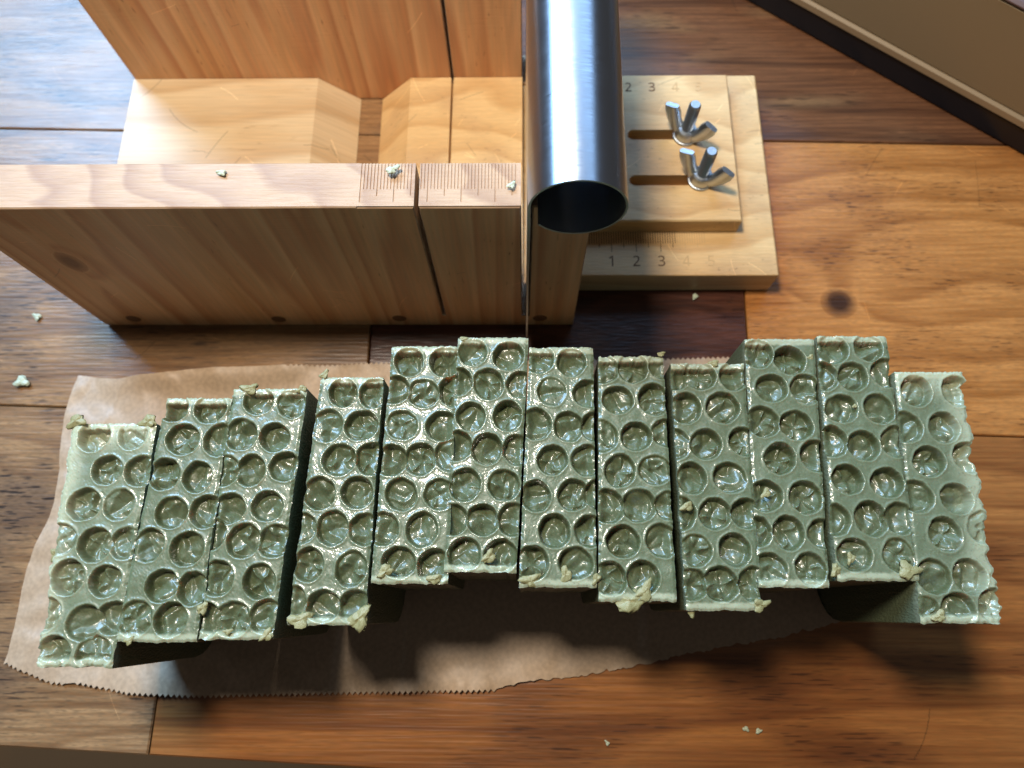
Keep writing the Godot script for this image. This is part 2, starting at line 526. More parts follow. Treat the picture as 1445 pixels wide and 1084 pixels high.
func build_cutter() -> void:
	var box := thing("soap_cutting_box", "pale pine soap cutting box with slotted walls, ruler and sliding stop", "soap cutter")
	var xl := -17.3
	var xr := 2.1
	# front wall: two saw cuts from the top
	var low := TOP_PINE - 0.035
	var mb := Builder.new()
	var outline := PackedVector2Array([Vector2(xl, 0.15), Vector2(xl + 0.12, 0.03), Vector2(xr, 0.03), Vector2(xr, TOP_PINE), Vector2(0.3, TOP_PINE), Vector2(0.26, 1.0), Vector2(0.0, 1.0), Vector2(-0.04, low), Vector2(-3.05, low), Vector2(-3.07, 1.05), Vector2(-3.17, 1.05), Vector2(-3.19, low), Vector2(-4.86, low), Vector2(-4.86, TOP_PINE), Vector2(xl, TOP_PINE)])
	prism(mb, outline, WALL_BACK, WALL_FRONT, M.wall_front, M.wall_top, 0.04)
	# the ruler cut into its top: what stands between the grooves
	var zb := WALL_BACK + 0.04
	var zf := WALL_FRONT - 0.04
	for span in [[-4.86, -3.19], [-3.05, -0.04]]:
		var grooves := []
		for k in range(0, 49):
			var gx := -4.79 + k * 0.1
			if gx > span[0] + 0.05 and gx < span[1] - 0.05:
				grooves.append([gx, -11.49 if k % 10 == 0 else (-11.70 if k % 5 == 0 else -11.93)])
		var x: float = span[0]
		for g in grooves + [[span[1] + 0.025, zf]]:
			var xa: float = g[0] - 0.025
			# ridge
			mb.quad(M.wall_top, Vector3(x, TOP_PINE, zb), Vector3(xa, TOP_PINE, zb), Vector3(xa, TOP_PINE, zf), Vector3(x, TOP_PINE, zf), Vector3.UP)
			mb.quad(M.wall_top, Vector3(x, TOP_PINE, zf), Vector3(xa, TOP_PINE, zf), Vector3(xa, low, zf), Vector3(x, low, zf), Vector3.BACK)
			mb.quad(M.wall_top, Vector3(x, TOP_PINE, zb), Vector3(xa, TOP_PINE, zb), Vector3(xa, low, zb), Vector3(x, low, zb), Vector3.FORWARD)
			mb.quad(M.wall_top, Vector3(x, TOP_PINE, zb), Vector3(x, TOP_PINE, zf), Vector3(x, low, zf), Vector3(x, low, zb), Vector3.LEFT)
			mb.quad(M.wall_top, Vector3(xa, TOP_PINE, zb), Vector3(xa, TOP_PINE, zf), Vector3(xa, low, zf), Vector3(xa, low, zb), Vector3.RIGHT)
			if g[0] < span[1]:
				var xc: float = g[0] + 0.025
				mb.quad(M.wall_top, Vector3(xa, TOP_PINE, g[1]), Vector3(xc, TOP_PINE, g[1]), Vector3(xc, TOP_PINE, zf), Vector3(xa, TOP_PINE, zf), Vector3.UP)
				mb.quad(M.wall_top, Vector3(xa, TOP_PINE, g[1]), Vector3(xc, TOP_PINE, g[1]), Vector3(xc, low, g[1]), Vector3(xa, low, g[1]), Vector3.FORWARD)
				mb.quad(M.wall_top, Vector3(xa, TOP_PINE, zf), Vector3(xc, TOP_PINE, zf), Vector3(xc, low, zf), Vector3(xa, low, zf), Vector3.BACK)
				x = xc
	var fw := obj("front_wall", mb.mesh(), box)
	for sx in [[-15.82, 0.72], [-9.9, 0.66], [-4.97, 0.74], [0.72, 0.74]]:
		mb = Builder.new()
		# a wooden plug a little below the face, in a dark ring
		var prof := [Vector2(0.0, 0.02), Vector2(0.26, 0.025), Vector2(0.29, 0.0)]
		lathe(mb, prof, Vector3.ZERO, 18, M.plug)
		var o := obj("screw_plug", mb.mesh(), fw, Vector3(sx[0], sx[1], WALL_FRONT) * CM)
		o.rotation = Vector3(PI / 2, 0, 0)

	# rear wall
	mb = Builder.new()
	outline = PackedVector2Array([Vector2(xl, 0.03), Vector2(xr, 0.03), Vector2(xr, TOP_PINE), Vector2(0.3, TOP_PINE), Vector2(0.26, 1.0), Vector2(0.0, 1.0), Vector2(-0.04, TOP_PINE), Vector2(-3.03, TOP_PINE), Vector2(-3.05, 1.05), Vector2(-3.15, 1.05), Vector2(-3.17, TOP_PINE), Vector2(xl, TOP_PINE)])
	prism(mb, outline, REAR_FACE - 1.54, REAR_FACE, M.wall_rear, M.wall_top, 0.04)
	obj("rear_wall", mb.mesh(), box)

	# floor of the box: two boards whose facing ends slope down to a narrow gap
	mb = Builder.new()
	prism(mb, PackedVector2Array([Vector2(xl, 0.03), Vector2(-7.43, 0.03), Vector2(-9.05, BASE_TOP), Vector2(xl, BASE_TOP)]), REAR_FACE + 0.01, WALL_BACK - 0.01, M.board, M.board, 0.02)
	obj("floor_board", mb.mesh(), box)
	mb = Builder.new()
	prism(mb, PackedVector2Array([Vector2(-6.44, 0.03), Vector2(10.2, 0.03), Vector2(10.26, 0.1), Vector2(10.26, BASE_TOP - 0.05), Vector2(10.2, BASE_TOP), Vector2(0.26, BASE_TOP), Vector2(0.24, 0.9), Vector2(0.02, 0.9), Vector2(0.0, BASE_TOP), Vector2(-3.03, BASE_TOP), Vector2(-3.05, 1.05), Vector2(-3.12, 1.05), Vector2(-3.14, BASE_TOP), Vector2(-4.94, BASE_TOP)]), REAR_FACE + 0.01, WALL_BACK - 0.01, M.board, M.plate, 0.03)
	var fb := obj("floor_board", mb.mesh(), box)
	for k in 5:
		digit(str(k + 1), Vector3(3.63 + k * 0.995, BASE_TOP + 0.002, -13.5), fb, M.ink if k < 3 else M.faint_ink)
	mb = Builder.new()
	for k in 48:
		var x := 2.73 + k * 0.0995
		var z := -13.92 if k % 10 == 9 else (-14.12 if k % 5 == 4 else -14.3)
		var hw := 0.014
		mb.quad(M.ink if k < 36 else M.faint_ink, Vector3(x - hw, BASE_TOP + 0.006, -14.9), Vector3(x + hw, BASE_TOP + 0.006, -14.9), Vector3(x + hw, BASE_TOP + 0.006, z), Vector3(x - hw, BASE_TOP + 0.006, z), Vector3.UP)
	var tk := obj("ruler_ticks", mb.mesh(), fb)
	tk.set_meta("kind", "stuff")

	# sliding stop with two long slots, in plan
	var py := BASE_TOP + 0.01
	var ph := 0.85
	mb = Builder.new()
	stop_plate(mb, py, ph)
	var sp := obj("sliding_stop", mb.mesh(), box)
	for k in 4:
		digit(str(k + 2), Vector3(4.52 + k * 0.98, py + ph + 0.002, -21.25), sp, M.ink if k < 2 else M.faint_ink, 0.42)
	for e in [[6.72, -18.80, 0.62], [7.18, -16.68, 0.55]]:
		wing_nut(box, Vector3(e[0], py + ph, e[1]), e[2])


func stop_plate(mb: Builder, y0: float, h: float) -> void:
	# the plate lies flat: an outline in x and z with two slots, made as a stack of strips so that the slots are real holes
	var x0 := 2.6
	var x1 := 8.72
	var z0 := -21.9
	var z1 := -14.83
	var b := 0.05
	var outer := PackedVector2Array([Vector2(x0, z0), Vector2(x1, z0), Vector2(x1, z1), Vector2(x0, z1)])
	var slots := [[4.6, 7.4, -18.88, 0.24], [4.58, 7.6, -16.7, 0.24]]
	var y1 := y0 + h
	# top and underside between the slots: strips in z
	var pieces := []
	var zs := [z0 + b, slots[0][2] - 0.24, slots[0][2] + 0.24, slots[1][2] - 0.24, slots[1][2] + 0.24, z1 - b]
	for i in 5:
		if i % 2 == 0:
			pieces.append(PackedVector2Array([Vector2(x0 + b, zs[i]), Vector2(x1 - b, zs[i]), Vector2(x1 - b, zs[i + 1]), Vector2(x0 + b, zs[i + 1])]))
	for s in slots:
		var ring := PackedVector2Array()
		for k in 25:
			var t := PI / 2 + PI * k / 24.0
			ring.append(Vector2(s[0] + s[3] * cos(t), s[2] - s[3] * sin(t)))
		for k in 25:
			var t := -PI / 2 + PI * k / 24.0
			ring.append(Vector2(s[1] + s[3] * cos(t), s[2] - s[3] * sin(t)))
		# left and right of the slot
		var left := PackedVector2Array([Vector2(x0 + b, s[2] - 0.24), Vector2(x0 + b, s[2] + 0.24)])
		for k in range(24, -1, -1):
			var t := PI / 2 + PI * k / 24.0
			left.append(Vector2(s[0] + s[3] * cos(t), s[2] - s[3] * sin(t)))
		pieces.append(left)
		var right := PackedVector2Array([Vector2(x1 - b, s[2] + 0.24), Vector2(x1 - b, s[2] - 0.24)])
		for k in range(24, -1, -1):
			var t := -PI / 2 + PI * k / 24.0
			right.append(Vector2(s[1] + s[3] * cos(t), s[2] - s[3] * sin(t)))
		pieces.append(right)
		for k in ring.size():
			var a := ring[k]
			var c := ring[(k + 1) % ring.size()]
			var d := (c - a).normalized()
			var n := Vector3(d.y, 0, -d.x)
			var mid := Vector2(clampf(a.x, s[0], s[1]), s[2])
			if n.dot(Vector3(mid.x - a.x, 0, mid.y - a.y)) < 0:
				n = -n
			mb.quad(M.plate, Vector3(a.x, y1, a.y), Vector3(c.x, y1, c.y), Vector3(c.x, y0, c.y), Vector3(a.x, y0, a.y), n)
	for p in pieces:
		var idx := Geometry2D.triangulate_polygon(p)
		for t in range(0, idx.size(), 3):
			for e in [[y1, Vector3.UP], [y0, Vector3.DOWN]]:
				mb.flat(M.plate, Vector3(p[idx[t]].x, e[0], p[idx[t]].y), Vector3(p[idx[t + 1]].x, e[0], p[idx[t + 1]].y), Vector3(p[idx[t + 2]].x, e[0], p[idx[t + 2]].y), e[1])
	for i in 4:
		var a := outer[i]
		var c := outer[(i + 1) % 4]
		var d := (c - a).normalized()
		var n := Vector3(d.y, 0, -d.x)
		var ctr := Vector2((x0 + x1) / 2, (z0 + z1) / 2)
		var ai := a - Vector2(signf(a.x - ctr.x), signf(a.y - ctr.y)) * b
		var ci := c - Vector2(signf(c.x - ctr.x), signf(c.y - ctr.y)) * b
		mb.quad(M.plate, Vector3(a.x, y0, a.y), Vector3(c.x, y0, c.y), Vector3(c.x, y1 - b, c.y), Vector3(a.x, y1 - b, a.y), n)
		mb.quad(M.plate, Vector3(a.x, y1 - b, a.y), Vector3(c.x, y1 - b, c.y), Vector3(ci.x, y1, ci.y), Vector3(ai.x, y1, ai.y), (n + Vector3.UP).normalized())


func wing_nut(parent: Node3D, at: Vector3, turn: float) -> void:
	var mb := Builder.new()
	# washer and body
	lathe(mb, [Vector2(0.0, 0.0), Vector2(0.44, 0.0), Vector2(0.46, 0.03), Vector2(0.44, 0.08), Vector2(0.40, 0.09), Vector2(0.41, 0.16), Vector2(0.38, 0.34), Vector2(0.34, 0.46), Vector2(0.30, 0.5), Vector2(0.2, 0.5)], Vector3.ZERO, 28, M.zinc)
	# two wings: rounded paddles that rise outwards
	for s in [-1.0, 1.0]:
		var mid := [Vector2(0.24, 0.26), Vector2(0.44, 0.40), Vector2(0.60, 0.66), Vector2(0.72, 0.98), Vector2(0.80, 1.22)]
		var half := [0.24, 0.23, 0.27, 0.31, 0.26]
		var thick := [0.22, 0.18, 0.14, 0.12, 0.10]
		var rings := []
		for i in mid.size():
			var d: Vector2 = (mid[mini(i + 1, mid.size() - 1)] - mid[maxi(i - 1, 0)]).normalized()
			var nn := Vector2(-d.y, d.x)
			var ring := []
			for k in 16:
				var t := TAU * k / 16.0
				var cx := cos(t)
				var sx := sin(t)
				# a flattened oval with squarish corners
				var ox := signf(cx) * pow(absf(cx), 0.6) * float(half[i])
				var oz := signf(sx) * pow(absf(sx), 0.6) * float(thick[i])
				var p: Vector2 = mid[i] + nn * ox
				ring.append(Vector3(s * p.x, p.y, oz))
			rings.append(ring)
		for i in rings.size() - 1:
			for k in 16:
				var j := (k + 1) % 16
				var c0 := Vector3(s * mid[i].x, mid[i].y, 0)
				var c1 := Vector3(s * mid[i + 1].x, mid[i + 1].y, 0)
				mb.smooth_quad(M.zinc, [rings[i][k], rings[i][j], rings[i + 1][j], rings[i + 1][k]], [rings[i][k] - c0, rings[i][j] - c0, rings[i + 1][j] - c1, rings[i + 1][k] - c1])
		var top: Array = rings[-1]
		var tc := Vector3(s * (mid[-1].x + 0.02), mid[-1].y + 0.04, 0)
		for k in 16:
			var n := Vector3(s * 0.3, 1, 0).normalized()
			mb.flat(M.zinc, top[k], top[(k + 1) % 16], tc, n)
	var nut := obj("wing_nut", mb.mesh(), parent, at * CM)
	nut.rotation.y = -turn
	nut.scale = Vector3(1.12, 1.05, 1.12)
	# the bolt it runs on, threads and all
	mb = Builder.new()
	var prof := [Vector2(0.21, -1.6)]
	var y := -1.6
	while y < 1.72:
		prof.append(Vector2(0.185, y + 0.02))
		prof.append(Vector2(0.215, y + 0.05))
		y += 0.075
	prof.append_array([Vector2(0.2, 1.8), Vector2(0.16, 1.86), Vector2(0.0, 1.86)])
	lathe(mb, prof, Vector3.ZERO, 20, M.zinc)
	obj("bolt", mb.mesh(), nut)


# ---------------------------------------------------------------- rolled steel cutter

func build_scraper() -> void:
	# one sheet: a straight blade whose upper edge is rolled round to the right into a tube, not quite closed
	var r := 1.32
	var c := Vector2(1.50, 10.48)
	var th := 0.06
	var xb := c.x - r
	var z1 := -10.38
	var z0 := -25.2
	var line := [Vector2(xb, 0.98), Vector2(xb, 4.0), Vector2(xb, 8.0), Vector2(xb, c.y)]
	var steps := 96
	for k in range(1, steps + 1):
		var t := PI - deg_to_rad(322.0) * k / steps
		line.append(c + Vector2(cos(t), sin(t)) * r)
	var mb := Builder.new()
	var st := mb.surf(M.steel)
	var outs := []
	var ins := []
	var nrm := []
	for i in line.size():
		var d: Vector2 = (line[mini(i + 1, line.size() - 1)] - line[maxi(i - 1, 0)]).normalized()
		var n := Vector2(-d.y, d.x)
		nrm.append(n)
		outs.append(line[i] + n * th * 0.5)
		ins.append(line[i] - n * th * 0.5)
	var run := 0.0
	for i in line.size() - 1:
		var j := i + 1
		var step: float = line[i].distance_to(line[j])
		for side in [[outs, 1.0], [ins, -1.0]]:
			var a := Vector3(side[0][i].x, side[0][i].y, z0)
			var b := Vector3(side[0][j].x, side[0][j].y, z0)
			var e := Vector3(0, 0, z1 - z0)
			var na: Vector3 = Vector3(nrm[i].x, nrm[i].y, 0) * side[1]
			var nb: Vector3 = Vector3(nrm[j].x, nrm[j].y, 0) * side[1]
			var q := [[a, na, 0.0, run], [b, nb, 0.0, run + step], [b + e, nb, 1.0, run + step], [a + e, na, 1.0, run]]
			var order := [0, 1, 2, 0, 2, 3]
			if (b - a).cross(e).dot(na) > 0.0:
				order = [0, 2, 1, 0, 3, 2]
			for k in order:
				st.v.append(q[k][0] * CM)
				st.n.append(q[k][1])
				st.u.append(Vector2(q[k][2], q[k][3] * 0.3))
				st.c.append(Color.WHITE)
		# the two end edges of the sheet
		for z in [z0, z1]:
			var n := Vector3(0, 0, 1 if z == z1 else -1)
			mb.quad(M.steel_edge, Vector3(outs[i].x, outs[i].y, z), Vector3(outs[j].x, outs[j].y, z), Vector3(ins[j].x, ins[j].y, z), Vector3(ins[i].x, ins[i].y, z), n)
		run += step
	for e in [[0, -1.0], [line.size() - 1, 1.0]]:
		var i: int = e[0]
		var k := mini(i, line.size() - 2)
		var d: Vector2 = (line[k + 1] - line[k]).normalized() * e[1]
		mb.quad(M.steel_edge, Vector3(outs[i].x, outs[i].y, z0), Vector3(ins[i].x, ins[i].y, z0), Vector3(ins[i].x, ins[i].y, z1), Vector3(outs[i].x, outs[i].y, z1), Vector3(d.x, d.y, 0))
	var o := obj("scraper_cutter", mb.mesh())
	tag(o, "brushed steel blade with rolled tube handle standing in the slot of the wooden box", "cutter")


# ---------------------------------------------------------------- soap mould in the corner

func build_mould() -> void:
	var root := thing("soap_mould", "brown box with black foot and dark film, cut off by the top right corner", "mould", Vector3(10.71, 0, -28.25) * CM)
	root.rotation.y = -atan2(8.9, 11.52)
	# own axes: x along the side that faces the table's middle, z towards it
	var mb := Builder.new()
	block(mb, Vector3(-14, 0.02, -14.0), Vector3(22, 1.2, -0.02), 0.08, M.black)
	obj("foot", mb.mesh(), root)
	mb = Builder.new()
	block(mb, Vector3(-14.1, 1.2, -14.1), Vector3(22.1, 1.68, 0.1), 0.1, M.mould_lip)
	obj("base_strip", mb.mesh(), root)
	mb = Builder.new()
	for q in [[Vector3(-14.0, 1.68, -0.4), Vector3(22, 5.6, -0.02)], [Vector3(-14.0, 1.68, -14.0), Vector3(22, 5.6, -13.6)], [Vector3(-14.0, 1.68, -13.6), Vector3(-13.6, 5.6, -0.4)], [Vector3(21.6, 1.68, -13.6), Vector3(22, 5.6, -0.4)]]:
		block(mb, q[0], q[1], 0.06, M.mould)
	obj("side", mb.mesh(), root)
	mb = Builder.new()
	for q in [[Vector3(-14.05, 5.6, -0.45), Vector3(22.05, 5.85, 0.03)], [Vector3(-14.05, 5.6, -14.05), Vector3(22.05, 5.85, -13.55)]]:
		block(mb, q[0], q[1], 0.1, M.rim)
	obj("rim", mb.mesh(), root)
	# crinkled film lying over the filling
	mb = Builder.new()
	var f := FastNoiseLite.new()
	f.seed = 4
	f.frequency = 0.55
	f.fractal_octaves = 4
	var pt := func(i, j): return Vector3(-13.6 + i * 0.2606, 5.2 + absf(f.get_noise_2d(i * 0.25, j * 0.25)) * 1.6, -13.55 + j * 0.2725)
	for i in 136:
		for j in 48:
			var a: Vector3 = pt.call(i, j)
			var b: Vector3 = pt.call(i + 1, j)
			var c: Vector3 = pt.call(i + 1, j + 1)
			var d: Vector3 = pt.call(i, j + 1)
			mb.flat(M.film, a, b, c, -(b - a).cross(c - a).normalized() * signf((b - a).cross(c - a).y) * -1.0)
			mb.flat(M.film, a, c, d, -(c - a).cross(d - a).normalized() * signf((c - a).cross(d - a).y) * -1.0)
	obj("crinkled_film", mb.mesh(), root)


# ---------------------------------------------------------------- paper

func build_paper() -> void:
	var f := FastNoiseLite.new()
	f.seed = 77
	f.frequency = 0.22
	f.fractal_octaves = 3
	var fine := FastNoiseLite.new()
	fine.seed = 78
	fine.frequency = 2.2
	var nx := 306
	var nz := 60
	var back := Curve2D.new()
	var rows := []
	var zb := [[-18.5, -9.1], [-16.3, -8.9], [-13.2, -9.28], [-9.1, -9.46], [-5.5, -9.6], [12.0, -9.9]]
	var zf := [[-18.7, 2.0], [-16.8, 2.52], [-15.9, 2.45], [-14.05, 2.79], [-11.5, 2.89], [-8.5, 2.8], [-3.4, 2.68], [-0.92, 2.62], [0.1, 2.3], [1.84, 2.18], [4.1, 1.78], [6.7, 1.24], [9.3, 0.77], [11.1, 0.37], [12.0, 0.1]]
	for i in nx + 1:
		var s := float(i) / nx
		var x := -18.6 + s * 30.6
		var b := along(zb, x)
		var e := along(zf, x)
		if x > -9.5:
			b += 0.05 * (1 if i % 2 == 0 else -1)
		if x > -15.9 and x < -0.95:
			e += 0.055 * (1 if i % 2 == 0 else -1)
		elif x >= -0.95:
			e += 0.12 * fine.get_noise_1d(x) + 0.05 * fine.get_noise_1d(x * 4.0)
		elif x < -16.4:
			e += 0.1 * (x + 16.4) + 0.05 * (1 if i % 2 == 0 else -1)
		var col := []
		for j in nz + 1:
			var t := float(j) / nz
			var z := lerpf(b, e, t)
			var xx := x
			if s < 0.05:
				xx += (1.0 - s / 0.05) * (0.12 * sin(z * 1.1) + clampf((z - 0.5) * -0.12, -0.4, 0.5))
			# flat under the soap, slightly lifted and buckled outside it
			var out := 0.0
			out = maxf(out, smoothstep(0.8, 2.6, z))
			out = maxf(out, smoothstep(-7.5, -9.0, z))
			out = maxf(out, smoothstep(-13.6, -15.5, x))
			var h := 0.035 + out * (0.04 + 0.22 * absf(f.get_noise_2d(x, z * 1.3)) + 0.012 * fine.get_noise_2d(x, z) + 0.05 * pow(1.0 - absf(f.get_noise_2d(x * 1.7 + 60.0, z * 1.1)), 9.0))
			# the curled rear edge on the left
			var curl := smoothstep(0.75, 0.0, (z - b) - 0.25 * sin((x + 15.0) * 0.5)) * smoothstep(-17.0, -15.0, x) * smoothstep(-7.6, -10.0, x)
			h += 0.30 * curl
			col.append(Vector3(xx, h, z))
		rows.append(col)
	var v := PackedVector3Array()
	var n := PackedVector3Array()
	var u := PackedVector2Array()
	var idx := PackedInt32Array()
	for i in nx + 1:
		for j in nz + 1:
			var p: Vector3 = rows[i][j]
			var dx: Vector3 = rows[mini(i + 2, nx)][j] - rows[maxi(i - 2, 0)][j]
			var dz: Vector3 = rows[i][mini(j + 1, nz)] - rows[i][maxi(j - 1, 0)]
			v.append(p * CM)
			n.append(dz.cross(dx).normalized())
			u.append(Vector2(p.x, p.z))
	for i in nx:
		for j in nz:
			var a := i * (nz + 1) + j
			var b := a + nz + 1
			idx.append_array(PackedInt32Array([a, b, b + 1, a, b + 1, a + 1]))
	var arr := []
	arr.resize(Mesh.ARRAY_MAX)
	arr[Mesh.ARRAY_VERTEX] = v
	arr[Mesh.ARRAY_NORMAL] = n
	arr[Mesh.ARRAY_TEX_UV] = u
	arr[Mesh.ARRAY_INDEX] = idx
	var mesh := ArrayMesh.new()
	mesh.add_surface_from_arrays(Mesh.PRIMITIVE_TRIANGLES, arr)
	mesh.surface_set_material(0, M.paper)
	var o := obj("baking_paper", mesh)
	tag(o, "brown baking paper with serrated front edge lying under the soap bars", "paper")


func along(pts: Array, x: float) -> float:
	for i in pts.size() - 1:
		if x <= pts[i + 1][0]:
			return lerpf(pts[i][1], pts[i + 1][1], clampf((x - pts[i][0]) / (pts[i + 1][0] - pts[i][0]), 0.0, 1.0))
	return pts[-1][1]


# ---------------------------------------------------------------- soap bars

# o: x, z (rear edge), len, wb, wf (width at the rear and the front), skew, ash (paler film), left, right (raggedness in mm), cells (mm from the rear middle)
func soap(o: Dictionary, label: String, number: int) -> void:
	var at := Vector3(o.x, 0.06, o.z)
	var root := thing("soap_bar", label, "soap bar", at * CM, "cut soap bars in a row on the paper")
	var rng := RandomNumberGenerator.new()
	rng.seed = 500 + number
	var warp := FastNoiseLite.new()
	warp.seed = 40 + number
	warp.frequency = 0.25
	var rough := FastNoiseLite.new()
	rough.seed = 60 + number
	rough.frequency = 0.9
	rough.fractal_octaves = 3
	var fold := FastNoiseLite.new()
	fold.seed = 80 + number
	fold.frequency = 0.13
	fold.fractal_octaves = 2
	var len_: float = o.len * 10.0
	var nx := 72
	var nv := 240
	var cells := []
	for c in o.cells:
		cells.append({"x": c.x + rng.randf_range(-0.25, 0.25), "y": c.y + rng.randf_range(-0.25, 0.25), "r": rng.randf_range(4.35, 4.85), "e": rng.randf_range(-0.05, 0.05), "sk": rng.randf_range(-0.06, 0.06), "d": rng.randf_range(3.2, 4.4) * (0.6 if rng.randf() < 0.12 else 1.0), "ox": rng.randf_range(-200, 200), "oy": rng.randf_range(-200, 200), "f": facets(rng), "star": rng.randf() < 0.45, "ph": rng.randf() * TAU, "nn": rng.randi_range(2, 4)})
	var ash: float = o.get("ash", 0.0)
	var h := PackedFloat32Array()
	var px := PackedFloat32Array()
	var pz := PackedFloat32Array()
	var col := PackedColorArray()
	var total := (nx + 1) * (nv + 1)
	h.resize(total)
	px.resize(total)
	pz.resize(total)
	col.resize(total)
	var olive := Color(0.082, 0.104, 0.046)
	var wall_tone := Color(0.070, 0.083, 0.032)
	var grey := Color(0.126, 0.155, 0.088)
	var pale := Color(0.35, 0.375, 0.245)
	var cream := Color(0.46, 0.48, 0.32)
	for j in nv + 1:
		var t := float(j) / nv
		var w := lerpf(o.wb, o.wf, t) * 10.0
		var mid: float = o.skew * 10.0 * t
		var yy := t * len_
		var la: float = o.get("left", 0.0)
		var ra: float = o.get("right", 0.0)
		var lj: float = (0.15 + 0.25 * la) * rough.get_noise_2d(yy * 0.4, 3.0) + (0.15 + 1.5 * la) * rough.get_noise_2d(yy * 0.13, 9.0)
		var rj: float = (0.15 + 0.25 * ra) * rough.get_noise_2d(yy * 0.4, 43.0) + (0.15 + 1.5 * ra) * rough.get_noise_2d(yy * 0.13, 49.0)
		var xl := mid - w / 2 + lj
		var xr := mid + w / 2 + rj
		for i in nx + 1:
			var s := float(i) / nx
			var n := j * (nx + 1) + i
			var x := lerpf(xl, xr, s)
			var ej := 0.35 * rough.get_noise_2d(x, 70.0) * smoothstep(0.12, 0.0, t) + (0.12 * rough.get_noise_2d(x, 90.0) + 0.5 * rough.get_noise_2d(x * 0.25, 95.0)) * smoothstep(0.88, 1.0, t)
			var y := yy + ej
			var wx := 0.3 * warp.get_noise_2d(x, y)
			var wy := 0.3 * warp.get_noise_2d(x + 77.0, y)
			var calm := smoothstep(1.2, 3.0, minf(yy, len_ - yy))
			var web := 0.35 * warp.get_noise_2d(x * 0.35, y * 0.35 + 200.0) + (0.02 + 0.15 * clampf(0.25 + rough.get_noise_2d(x * 0.25 + 900.0, y * 0.25), 0.0, 1.0)) * calm * rough.get_noise_2d(x * 1.7, y * 1.7)
			var pit := 0.0
			var inside := 0.0
			var lip := 0.0
			for c in cells:
				var dx: float = x + wx - c.x
				var dy: float = y + wy - c.y
				dx = dx * (1.0 + c.e) + dy * c.sk
				dy = dy * (1.0 - c.e)
				var d2 := dx * dx + dy * dy
				if d2 > 44.0:
					continue
				var tt: float = sqrt(d2) / c.r
				lip = maxf(lip, exp(-pow((tt - 1.07) / 0.07, 2.0)))
				var wall := 1.0 - smoothstep(0.84, 1.02, tt)
				if wall > 0.0:
					var fx: float = x + c.ox
					var fy: float = y + c.oy
					var up := -9.0
					var lowest := 9.0
					var fq: Array = c.f
					for q in 4:
						var e: Vector3 = fq[q]
						up = maxf(up, e.x * dx + e.y * dy + e.z)
					for q in range(4, 7):
						var e: Vector3 = fq[q]
						lowest = minf(lowest, e.x * dx + e.y * dy + e.z)
					var crease: float = absf(fold.get_noise_2d(fx, fy))
					var floor_: float = -c.d + minf(up, lowest + 1.6) + 1.1 * crease + 0.05 * rough.get_noise_2d(fx * 0.8, fy * 0.8)
					if c.star:
						var an: float = atan2(dy, dx) * float(c.nn) * 0.5 + float(c.ph) + 1.2 * fold.get_noise_2d(fx * 0.8, fy * 0.8)
						floor_ += 1.3 * pow(1.0 - absf(sin(an)), 3.0) * smoothstep(0.08, 0.4, tt) * (1.0 - smoothstep(0.72, 0.95, tt))
					floor_ = minf(floor_, -0.25)
					var val := floor_ * wall
					if wall > inside:
						inside = wall
						pit = val
			pit *= lerpf(0.42, 1.0, smoothstep(0.0, 2.6, minf(x - xl, xr - x)))
			var e_end := minf(yy, len_ - yy)
			var border := smoothstep(2.5, 1.7, e_end + 0.35 * rough.get_noise_2d(x * 0.5, y * 0.5))
			if border > 0.0:
				pit *= 1.0 - 0.75 * border
				inside *= 1.0 - 0.5 * border
			var es := minf(x - xl, xr - x)
			var chip := smoothstep(0.9, 0.0, es) * (0.35 + 0.9 * maxf(0.0, rough.get_noise_2d(x * 0.3 + 300.0, y * 0.5)))
			h[n] = 70.0 + web + pit + lip * 0.16 * (1.0 - inside) - chip * 0.8 - 0.4 * smoothstep(0.7, 0.0, e_end)
			px[n] = x
			pz[n] = y
			var g := clampf(0.32 + 0.5 * (1.0 - inside) + 0.35 * rough.get_noise_2d(x * 0.4, y * 0.4 + 500.0) + ash, 0.0, 1.0)
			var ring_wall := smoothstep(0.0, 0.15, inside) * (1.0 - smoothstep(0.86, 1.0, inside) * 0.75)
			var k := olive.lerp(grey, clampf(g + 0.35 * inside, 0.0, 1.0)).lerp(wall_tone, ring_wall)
			k = k.lerp(pale, clampf(border * 0.95 + lip * 0.10 + ash * 0.45 * (1.0 - inside * 0.6), 0.0, 1.0))
			if o.has("ash_left"):
				k = k.lerp(cream, smoothstep(6.5, 0.5, x - xl) * float(o.ash_left) * (1.0 - 0.6 * inside))
			if o.has("ash_right"):
				k = k.lerp(pale, smoothstep(9.0, 1.0, xr - x) * float(o.ash_right) * (1.0 - 0.4 * inside))
			if o.has("ash_rear"):
				k = k.lerp(cream, smoothstep(11.0, 2.0, yy) * float(o.ash_rear) * (1.0 - 0.5 * inside))
			# pinholes and pale grains in the skin
			var sp := rough.get_noise_2d(x * 1.9 + 700.0, y * 1.9)
			k = k.lerp(pale, clampf((sp - 0.42) * 3.0, 0.0, 0.2)).lerp(Color(0.05, 0.055, 0.03), clampf((-sp - 0.5) * 5.0, 0.0, 0.5))
			col[n] = k
	# top surface
	var v := PackedVector3Array()
	var nn := PackedVector3Array()
	v.resize(total)
	nn.resize(total)
	for j in nv + 1:
		for i in nx + 1:
			var n := j * (nx + 1) + i
			v[n] = Vector3(px[n], h[n], pz[n]) * 0.001
	for j in nv + 1:
		for i in nx + 1:
			var n := j * (nx + 1) + i
			var dx := v[j * (nx + 1) + mini(i + 1, nx)] - v[j * (nx + 1) + maxi(i - 1, 0)]
			var dz := v[mini(j + 1, nv) * (nx + 1) + i] - v[maxi(j - 1, 0) * (nx + 1) + i]
			nn[n] = dz.cross(dx).normalized()
	var idx := PackedInt32Array()
